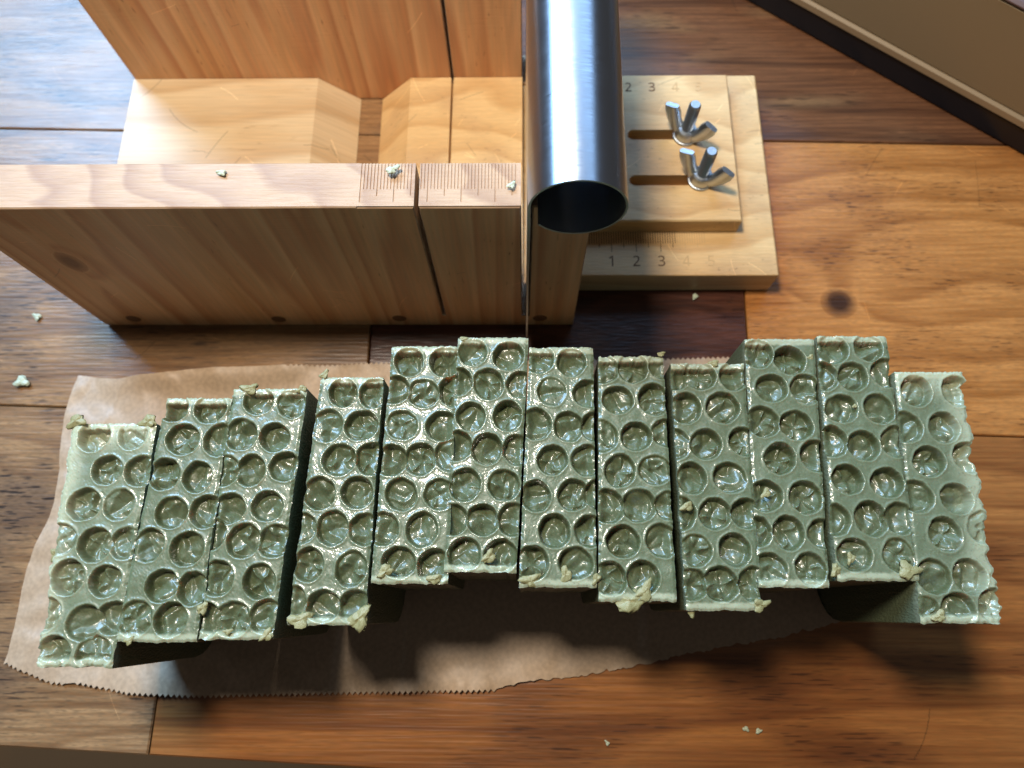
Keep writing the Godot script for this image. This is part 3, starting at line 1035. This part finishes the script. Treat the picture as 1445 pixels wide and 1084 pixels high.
	for j in nv:
		for i in nx:
			var a := j * (nx + 1) + i
			var b := a + nx + 1
			idx.append_array(PackedInt32Array([a, a + 1, b + 1, a, b + 1, b]))
	var mesh := ArrayMesh.new()
	var arr := []
	arr.resize(Mesh.ARRAY_MAX)
	arr[Mesh.ARRAY_VERTEX] = v
	arr[Mesh.ARRAY_NORMAL] = nn
	arr[Mesh.ARRAY_COLOR] = col
	arr[Mesh.ARRAY_INDEX] = idx
	mesh.add_surface_from_arrays(Mesh.PRIMITIVE_TRIANGLES, arr)
	mesh.surface_set_material(0, M.soap)
	# the cut sides: the outline of the top, let down to a bottom whose ends are rounded as the mould was
	var loop := PackedInt32Array()
	for i in nx:
		loop.append(i)
	for j in nv:
		loop.append(j * (nx + 1) + nx)
	for i in nx:
		loop.append(nv * (nx + 1) + nx - i)
	for j in nv:
		loop.append((nv - j) * (nx + 1))
	var levels := [1.0, 0.985, 0.95, 0.8, 0.5, 0.26, 0.18, 0.11, 0.06, 0.025, 0.008, 0.0]
	var sv := PackedVector3Array()
	var sc := PackedColorArray()
	var count := loop.size()
	var deep := Color(0.088, 0.108, 0.058)
	for li in levels.size():
		var l: float = levels[li]
		for q in count:
			var n := loop[q]
			var p := Vector3(px[n], h[n] * l, pz[n])
			var t := clampf(pz[n] / len_, 0.0, 1.0)
			var mid: float = o.skew * 10.0 * t
			var w := lerpf(o.wb, o.wf, t) * 10.0
			# raggedness fades below the rim
			var fade := smoothstep(1.0, 0.93, l)
			var ix := clampf(p.x, mid - w / 2 + 0.15, mid + w / 2 - 0.15)
			p.x = lerpf(p.x, ix, fade) + 0.12 * rough.get_noise_2d(p.y * 0.3, p.z * 0.3) * fade
			var rr := 17.0
			if p.y < rr:
				var inset := rr - sqrt(maxf(0.0, rr * rr - (rr - p.y) * (rr - p.y)))
				p.z = clampf(p.z, inset, len_ - inset)
			sv.append(p * 0.001)
			sc.append(deep.lerp(pale, 0.45 * smoothstep(0.94, 1.0, l) + ash * 0.3))
	var sn := PackedVector3Array()
	sn.resize(sv.size())
	for li in levels.size():
		for q in count:
			var a := sv[li * count + (q + 1) % count] - sv[li * count + (q + count - 1) % count]
			var b := sv[mini(li + 1, levels.size() - 1) * count + q] - sv[maxi(li - 1, 0) * count + q]
			var c := a.cross(b)
			sn[li * count + q] = c.normalized() if c.length() > 1e-12 else Vector3.DOWN
	var si := PackedInt32Array()
	for li in levels.size() - 1:
		for q in count:
			var r := (q + 1) % count
			var a := li * count + q
			var b := li * count + r
			si.append_array(PackedInt32Array([a, a + count, b + count, a, b + count, b]))
	# underside
	var last := (levels.size() - 1) * count
	var hub := sv.size()
	sv.append(Vector3(o.skew * 5.0, 0.0, len_ / 2) * 0.001)
	sn.append(Vector3.DOWN)
	sc.append(deep)
	for q in count:
		si.append_array(PackedInt32Array([last + q, hub, last + (q + 1) % count]))
	arr = []
	arr.resize(Mesh.ARRAY_MAX)
	arr[Mesh.ARRAY_VERTEX] = sv
	arr[Mesh.ARRAY_NORMAL] = sn
	arr[Mesh.ARRAY_COLOR] = sc
	arr[Mesh.ARRAY_INDEX] = si
	mesh.add_surface_from_arrays(Mesh.PRIMITIVE_TRIANGLES, arr)
	mesh.surface_set_material(1, M.soap_cut)
	obj("body", mesh, root)
	# torn flakes that hang on to the rim: [x mm, z mm, size mm, turn]
	for fl in o.get("flakes", []):
		obj("torn_flake", flake(fl[2] * 0.76, rng, M.crumb_tone), root, Vector3(fl[0], 70.0 + (fl[4] if fl.size() > 4 else 0.0), fl[1]) * 0.001).rotation = Vector3(rng.randf_range(-0.25, 0.25), fl[3], rng.randf_range(-0.2, 0.2))


# the planes of a crumpled pit floor: four that lift it into ridges, three that cut it down, as (slope x, slope y, height)
func facets(rng: RandomNumberGenerator) -> Array:
	var out := []
	for k in 7:
		var a := rng.randf() * TAU
		var g := rng.randf_range(0.25, 0.85) if k < 4 else rng.randf_range(0.1, 0.6)
		out.append(Vector3(cos(a) * g, sin(a) * g, rng.randf_range(-0.9, 0.5) if k < 4 else rng.randf_range(-0.3, 1.2)))
	return out


# a small lumpy chip: a squashed, jagged ball
func flake(size: float, rng: RandomNumberGenerator, m: Material) -> ArrayMesh:
	var mb := Builder.new()
	var f := FastNoiseLite.new()
	f.seed = rng.randi() % 10000
	f.frequency = 1.3
	var rings := 9
	var seg := 20
	var pts := []
	for i in rings + 1:
		var a := PI * i / rings
		var row := []
		for k in seg:
			var t := TAU * k / seg
			var d := Vector3(sin(a) * cos(t), cos(a), sin(a) * sin(t))
			var r := size * 0.052 * (1.0 + 0.25 * sin(t * 3.0 + f.seed)) * (0.8 + 0.5 * f.get_noise_3dv(d * 0.75) + 0.14 * f.get_noise_3dv(d * 2.0))
			row.append(Vector3(d.x * r * 1.2, d.y * r * 0.28, d.z * r * 0.8))
		pts.append(row)
	var nr := []
	for i in rings + 1:
		var row := []
		for k in seg:
			var e1: Vector3 = pts[i][(k + 1) % seg] - pts[i][(k + seg - 1) % seg]
			var e2: Vector3 = pts[mini(i + 1, rings)][k] - pts[maxi(i - 1, 0)][k]
			var n: Vector3 = e1.cross(e2)
			if i == 0 or i == rings or n.length() < 1e-8:
				n = pts[i][k]
			row.append(n.normalized() * (1.0 if n.dot(pts[i][k]) >= 0.0 else -1.0))
		nr.append(row)
	for i in rings:
		for k in seg:
			var j := (k + 1) % seg
			var a: Vector3 = pts[i][k]
			var b: Vector3 = pts[i][j]
			var c: Vector3 = pts[i + 1][j]
			var d: Vector3 = pts[i + 1][k]
			mb.tri(m, a, b, c, nr[i][k], nr[i][j], nr[i + 1][j])
			mb.tri(m, a, c, d, nr[i][k], nr[i + 1][j], nr[i + 1][k])
	return mb.mesh()


func P(x: float, y: float) -> Vector2:
	return Vector2(x, y)


func build_soap() -> void:
	M.crumb_tone = mat(Color(0.56, 0.545, 0.38), 0.45)
	M.crumb_tone.heightmap_enabled = true
	M.crumb_tone.heightmap_texture = M.soap.heightmap_texture
	M.crumb_tone.heightmap_scale = 0.012
	M.crumb_tone.uv1_triplanar = true
	M.crumb_tone.uv1_scale = Vector3(60, 60, 60)
	soap({"x": -12.07, "z": -5.29, "len": 6.74, "wb": 2.51, "wf": 2.07, "skew": 0.06, "ash": 0.3, "ash_left": 0.75, "ash_rear": 0.7, "left": 0.5, "flakes": [[-11.5, -0.5, 7.0, 0.4], [10.0, -0.3, 7.0, 0.2], [-11.0, 38.0, 4.0, 1.5, -1.0]],
		"cells": [P(-5.7,4), P(6.3,3), P(0.3,14), P(10.3,14), P(-4.7,24), P(5.3,24), P(-9.7,34), P(0.3,35), P(9.3,35), P(-5.7,44), P(5.3,45), P(-9.7,54), P(1.3,56), P(9.3,55), P(-5.7,64), P(5.3,64)]}, "soap bar at the left end of the row, cream crust down its left side", 1)
	soap({"x": -9.67, "z": -6.08, "len": 6.88, "wb": 1.97, "wf": 2.20, "skew": -0.23, "flakes": [[9.5, 60.0, 5.0, 1.2], [-9.5, 68.5, 3.5, 0.3]],
		"cells": [P(-7.1,3), P(3.9,3), P(-3.1,13), P(7.9,13), P(-7.1,23), P(2.9,24), P(-3.1,34), P(6.9,34), P(-8.1,43), P(2.9,44), P(-3.1,54), P(5.9,55), P(-9.1,63), P(0.9,63)]}, "soap bar joined to its right neighbour, directly right of the cream crusted left end bar", 2)
	soap({"x": -7.56, "z": -6.37, "len": 7.10, "wb": 2.23, "wf": 2.02, "skew": -0.19, "flakes": [[-6.0, 0.0, 6.0, 0.1], [9.5, 0.2, 4.0, 0.4], [6.5, 70.0, 5.0, 0.8], [-4.0, 69.0, 3.0, 0.2]],
		"cells": [P(-3.0,4), P(7.0,5), P(-7.0,14), P(3.0,15), P(-11.0,25), P(-3.0,25), P(7.0,24), P(-8.0,36), P(3.0,35), P(-12.0,43), P(-3.0,45), P(6.0,45), P(-9.0,55), P(3.0,56), P(-11.0,66), P(-3.0,66), P(6.0,65)]}, "soap bar left of the widest dark gap, pressed against the bar on its left", 3)
	soap({"x": -5.12, "z": -6.73, "len": 7.08, "wb": 1.89, "wf": 2.12, "skew": -0.21, "flakes": [[-8.5, -0.8, 4.0, 0.9], [-9.0, 69.5, 8.0, 0.3], [7.0, 69.0, 9.0, 0.9, -0.5]],
		"cells": [P(-2.1,5), P(6.9,5), P(-6.1,15), P(3.9,15), P(-2.1,25), P(7.9,25), P(-7.1,35), P(3.9,35), P(-11.1,45), P(-2.1,45), P(6.9,45), P(-8.1,55), P(3.9,56), P(-12.1,65), P(-3.1,66), P(5.9,66)]}, "soap bar right of the widest dark gap, torn yellowish front corners", 4)
	soap({"x": -2.97, "z": -7.72, "len": 6.98, "wb": 2.01, "wf": 2.13, "skew": -0.14, "flakes": [[-8.0, 66.5, 6.0, 0.6], [5.5, 68.5, 5.0, 0.1]],
		"cells": [P(-4.7,5), P(6.3,5), P(-8.7,14), P(0.3,15), P(9.3,14), P(-5.7,25), P(6.3,25), P(-8.7,35), P(0.3,35), P(9.3,34), P(-4.7,45), P(6.3,45), P(-9.7,55), P(1.3,55), P(-4.7,64), P(5.3,65)]}, "soap bar between the one with two torn front corners and the one before the slot", 5)
	soap({"x": -0.88, "z": -8.01, "len": 6.96, "wb": 2.15, "wf": 2.01, "skew": -0.28, "flakes": [[-0.5, 65.5, 6.0, 0.7], [-9.0, 0.5, 3.0, 0.2]],
		"cells": [P(-6.4,5), P(4.6,6), P(-1.4,15), P(8.6,15), P(-10.4,14), P(-6.4,25), P(4.6,25), P(-1.4,35), P(7.6,35), P(-10.4,34), P(-7.4,45), P(3.6,45), P(-2.4,55), P(6.6,55), P(-11.4,55), P(-7.4,65), P(2.6,65)]}, "soap bar in front of the blade slot, set farther back than both its neighbours", 6)
	soap({"x": 1.19, "z": -7.69, "len": 7.03, "wb": 1.94, "wf": 2.14, "skew": -0.21, "flakes": [[-9.5, 68.5, 7.0, 0.2], [0.0, 67.0, 6.0, 1.3], [8.5, 68.0, 4.0, 0.9]],
		"cells": [P(-7.1,4), P(2.9,5), P(-3.1,14), P(7.9,15), P(-8.1,24), P(1.9,25), P(9.9,25), P(-3.1,35), P(6.9,35), P(-8.1,45), P(2.9,45), P(9.9,45), P(-3.1,55), P(6.9,55), P(-9.1,64), P(2.9,64)]}, "soap bar just right of the blade slot, cream lumps along its front edge", 7)
	soap({"x": 3.29, "z": -7.41, "len": 7.11, "wb": 1.95, "wf": 2.12, "skew": -0.14, "flakes": [[-3.5, 71.0, 12.0, 0.3, -1.0], [0.5, 68.5, 7.0, 0.9], [9.0, -0.5, 3.0, 0.2]],
		"cells": [P(-8.7,4), P(0.3,4), P(9.3,3), P(-4.7,14), P(6.3,14), P(-9.7,25), P(0.3,25), P(9.3,24), P(-4.7,35), P(5.3,35), P(-8.7,45), P(0.3,45), P(9.3,45), P(-4.7,55), P(6.3,55), P(-8.7,65), P(0.3,65)]}, "soap bar with the biggest yellowish torn lump hanging off its front edge", 8)
	soap({"x": 5.57, "z": -7.18, "len": 7.10, "wb": 2.19, "wf": 2.05, "skew": -0.09, "flakes": [[-9.5, 71.0, 5.0, 1.4, -1.5], [9.0, 69.5, 6.0, 0.2], [-9.0, 43.0, 5.0, 0.5, -0.5], [2.0, 0.0, 4.0, 0.2]],
		"cells": [P(-10.5,4), P(-2.5,4), P(7.5,4), P(-7.5,14), P(3.5,14), P(-11.5,25), P(-2.5,25), P(8.5,24), P(-7.5,35), P(3.5,35), P(-11.5,45), P(-1.5,45), P(7.5,45), P(-7.5,55), P(3.5,55), P(-9.5,64), P(-1.5,64), P(7.5,64)]}, "soap bar with a small drip at its front left corner, right of the biggest lump", 9)
	soap({"x": 7.81, "z": -7.96, "len": 7.28, "wb": 2.10, "wf": 1.93, "skew": -0.39, "ash": 0.04, "flakes": [[8.0, 68.0, 5.0, 1.2], [8.5, 6.0, 3.0, 0.4], [-9.0, 47.0, 4.0, 0.8]],
		"cells": [P(-6.9,5), P(2.1,7), P(-3.9,16), P(6.1,16), P(-7.9,26), P(2.1,27), P(-3.9,37), P(7.1,36), P(-8.9,48), P(2.1,48), P(-12.9,58), P(-3.9,58), P(6.1,58), P(-9.9,68), P(1.1,68)]}, "soap bar with few clear pits, its left side face showing behind its left neighbour", 10)
	soap({"x": 10.01, "z": -8.05, "len": 7.18, "wb": 2.09, "wf": 2.24, "skew": -0.27, "ash": 0.06, "flakes": [[-2.0, 22.0, 2.2, 0.4, -0.4], [6.0, 69.0, 8.0, 0.1], [-9.5, 66.0, 4.0, 1.2]],
		"cells": [P(-6.4,4), P(4.6,4), P(-10.4,13), P(-1.4,13), P(8.6,12), P(-6.4,23), P(4.6,23), P(-10.4,33), P(-1.4,34), P(8.6,33), P(-7.4,44), P(3.6,45), P(-12.4,55), P(-2.4,55), P(5.6,55), P(-8.4,65), P(3.6,65)]}, "soap bar second from the right, its straight pale front lip above a dark face", 11)
	soap({"x": 12.11, "z": -6.90, "len": 7.12, "wb": 1.96, "wf": 2.20, "skew": -0.29, "ash": 0.12, "ash_right": 0.95, "ash_rear": 0.55, "right": 1.2, "flakes": [[-9.0, 69.5, 5.0, 0.6]],
		"cells": [P(-4.5,6), P(7.5,6), P(-9.5,17), P(1.5,17), P(-4.5,27), P(7.5,26), P(-9.5,37), P(1.5,38), P(-3.5,48), P(7.5,46), P(-8.5,59), P(1.5,59), P(-12.5,69), P(-3.5,68), P(6.5,67)]}, "soap bar at the right end of the row with ragged pale right side", 12)


# ---------------------------------------------------------------- crumbs

func crumb(x: float, y: float, z: float, size: float, label: String, sd: int) -> void:
	var rng := RandomNumberGenerator.new()
	rng.seed = sd
	var o := obj("soap_crumb", flake(size, rng, M.crumb), self, Vector3(x, y, z) * CM)
	o.rotation.y = rng.randf() * TAU
	tag(o, label, "soap crumb", "loose soap crumbs")


func build_crumbs() -> void:
	crumb(-20.23, 0.16, -8.80, 5.8, "largest pale soap crumb on the worn wood left of the brown paper", 900)
	crumb(-20.28, 0.10, -11.69, 3.6, "small white crumb on the table left of the wooden box", 901)
	crumb(7.20, 0.08, -12.58, 2.9, "tiny pale crumb in the shade in front of the sliding stop end of the box", 902)
	crumb(7.76, 0.06, 3.81, 2.2, "left one of two white specks on the wood at the bottom right", 903)
	crumb(8.20, 0.06, 3.87, 2.2, "right one of two white specks on the wood at the bottom right", 904)
	crumb(2.94, 0.05, 4.28, 1.8, "pale speck on the bright wood below the torn paper edge", 905)
	crumb(-8.99, 9.14, -12.48, 2.9, "small white crumb on the plain left part of the front wall top", 906)
	crumb(-3.86, 9.24, -12.48, 4.0, "big pale lump lying across the ruler left of the thin slot", 908)
	crumb(-0.31, 9.18, -11.98, 2.6, "pale crumb on the ruler end beside the blade slot", 910)
	pass


# ---------------------------------------------------------------- the scene

func _ready() -> void:
	var cam := Camera3D.new()
	cam.name = "camera"
	cam.keep_aspect = Camera3D.KEEP_HEIGHT
	var at := CameraAttributesPhysical.new()
	at.frustum_focal_length = 22.37
	at.frustum_focus_distance = 0.212
	at.exposure_aperture = 11.0
	at.frustum_near = 0.01
	at.frustum_far = 10.0
	cam.attributes = at
	cam.fov = 56.428
	cam.near = 0.01
	cam.far = 10.0
	cam.transform = Transform3D(Basis(Vector3(0.9999, -0.0135, -0.00454), Vector3(-0.00022, 0.30424, -0.9526), Vector3(0.01424, 0.9525, 0.3042)).orthonormalized(), Vector3(0, 0.27448, 0))
	add_child(cam)
	cam.current = true

	var we := WorldEnvironment.new()
	we.name = "surroundings"
	var env := Environment.new()
	env.background_mode = Environment.BG_COLOR
	env.background_color = Color(0.245, 0.235, 0.23)
	env.tonemap_mode = Environment.TONE_MAPPER_LINEAR
	env.tonemap_exposure = 1.22
	env.sdfgi_enabled = true
	env.ssao_enabled = true
	env.ssil_enabled = true
	we.environment = env
	add_child(we)

	# the lamp over the table, left of the middle
	var lamp := OmniLight3D.new()
	lamp.name = "lamp"
	lamp.position = Vector3(-0.12, 0.57, -0.18)
	lamp.light_color = Color(1.0, 0.95, 0.88)
	lamp.light_energy = 0.28
	lamp.light_size = 0.05
	lamp.omni_range = 4.0
	lamp.omni_attenuation = 2.0
	lamp.shadow_enabled = true
	add_child(lamp)
	# daylight from a window far back on the left
	var win := AreaLight3D.new()
	win.name = "window_light"
	win.area_size = Vector2(0.7, 0.7)
	win.position = Vector3(-0.74, 1.06, -1.06)
	win.light_color = Color(0.64, 0.82, 1.0)
	win.light_energy = 3.4
	win.area_range = 6.0
	win.shadow_enabled = true
	add_child(win)
	win.look_at(Vector3(0, 0, -0.1))

	# a second, wide window straight behind the table
	var rear := AreaLight3D.new()
	rear.name = "rear_window_light"
	rear.area_size = Vector2(1.4, 0.8)
	rear.position = Vector3(0.25, 1.25, -1.5)
	rear.light_color = Color(0.66, 0.82, 1.0)
	rear.light_energy = 1.0
	rear.area_range = 6.0
	rear.shadow_enabled = true
	add_child(rear)
	rear.look_at(Vector3(0, 0, -0.1))

	materials()
	M.steel_edge = mat(Color(0.62, 0.63, 0.64), 0.4)
	M.steel_edge.metallic = 1.0
	build_table()
	build_cutter()
	build_scraper()
	build_mould()
	build_paper()
	build_soap()
	build_crumbs()
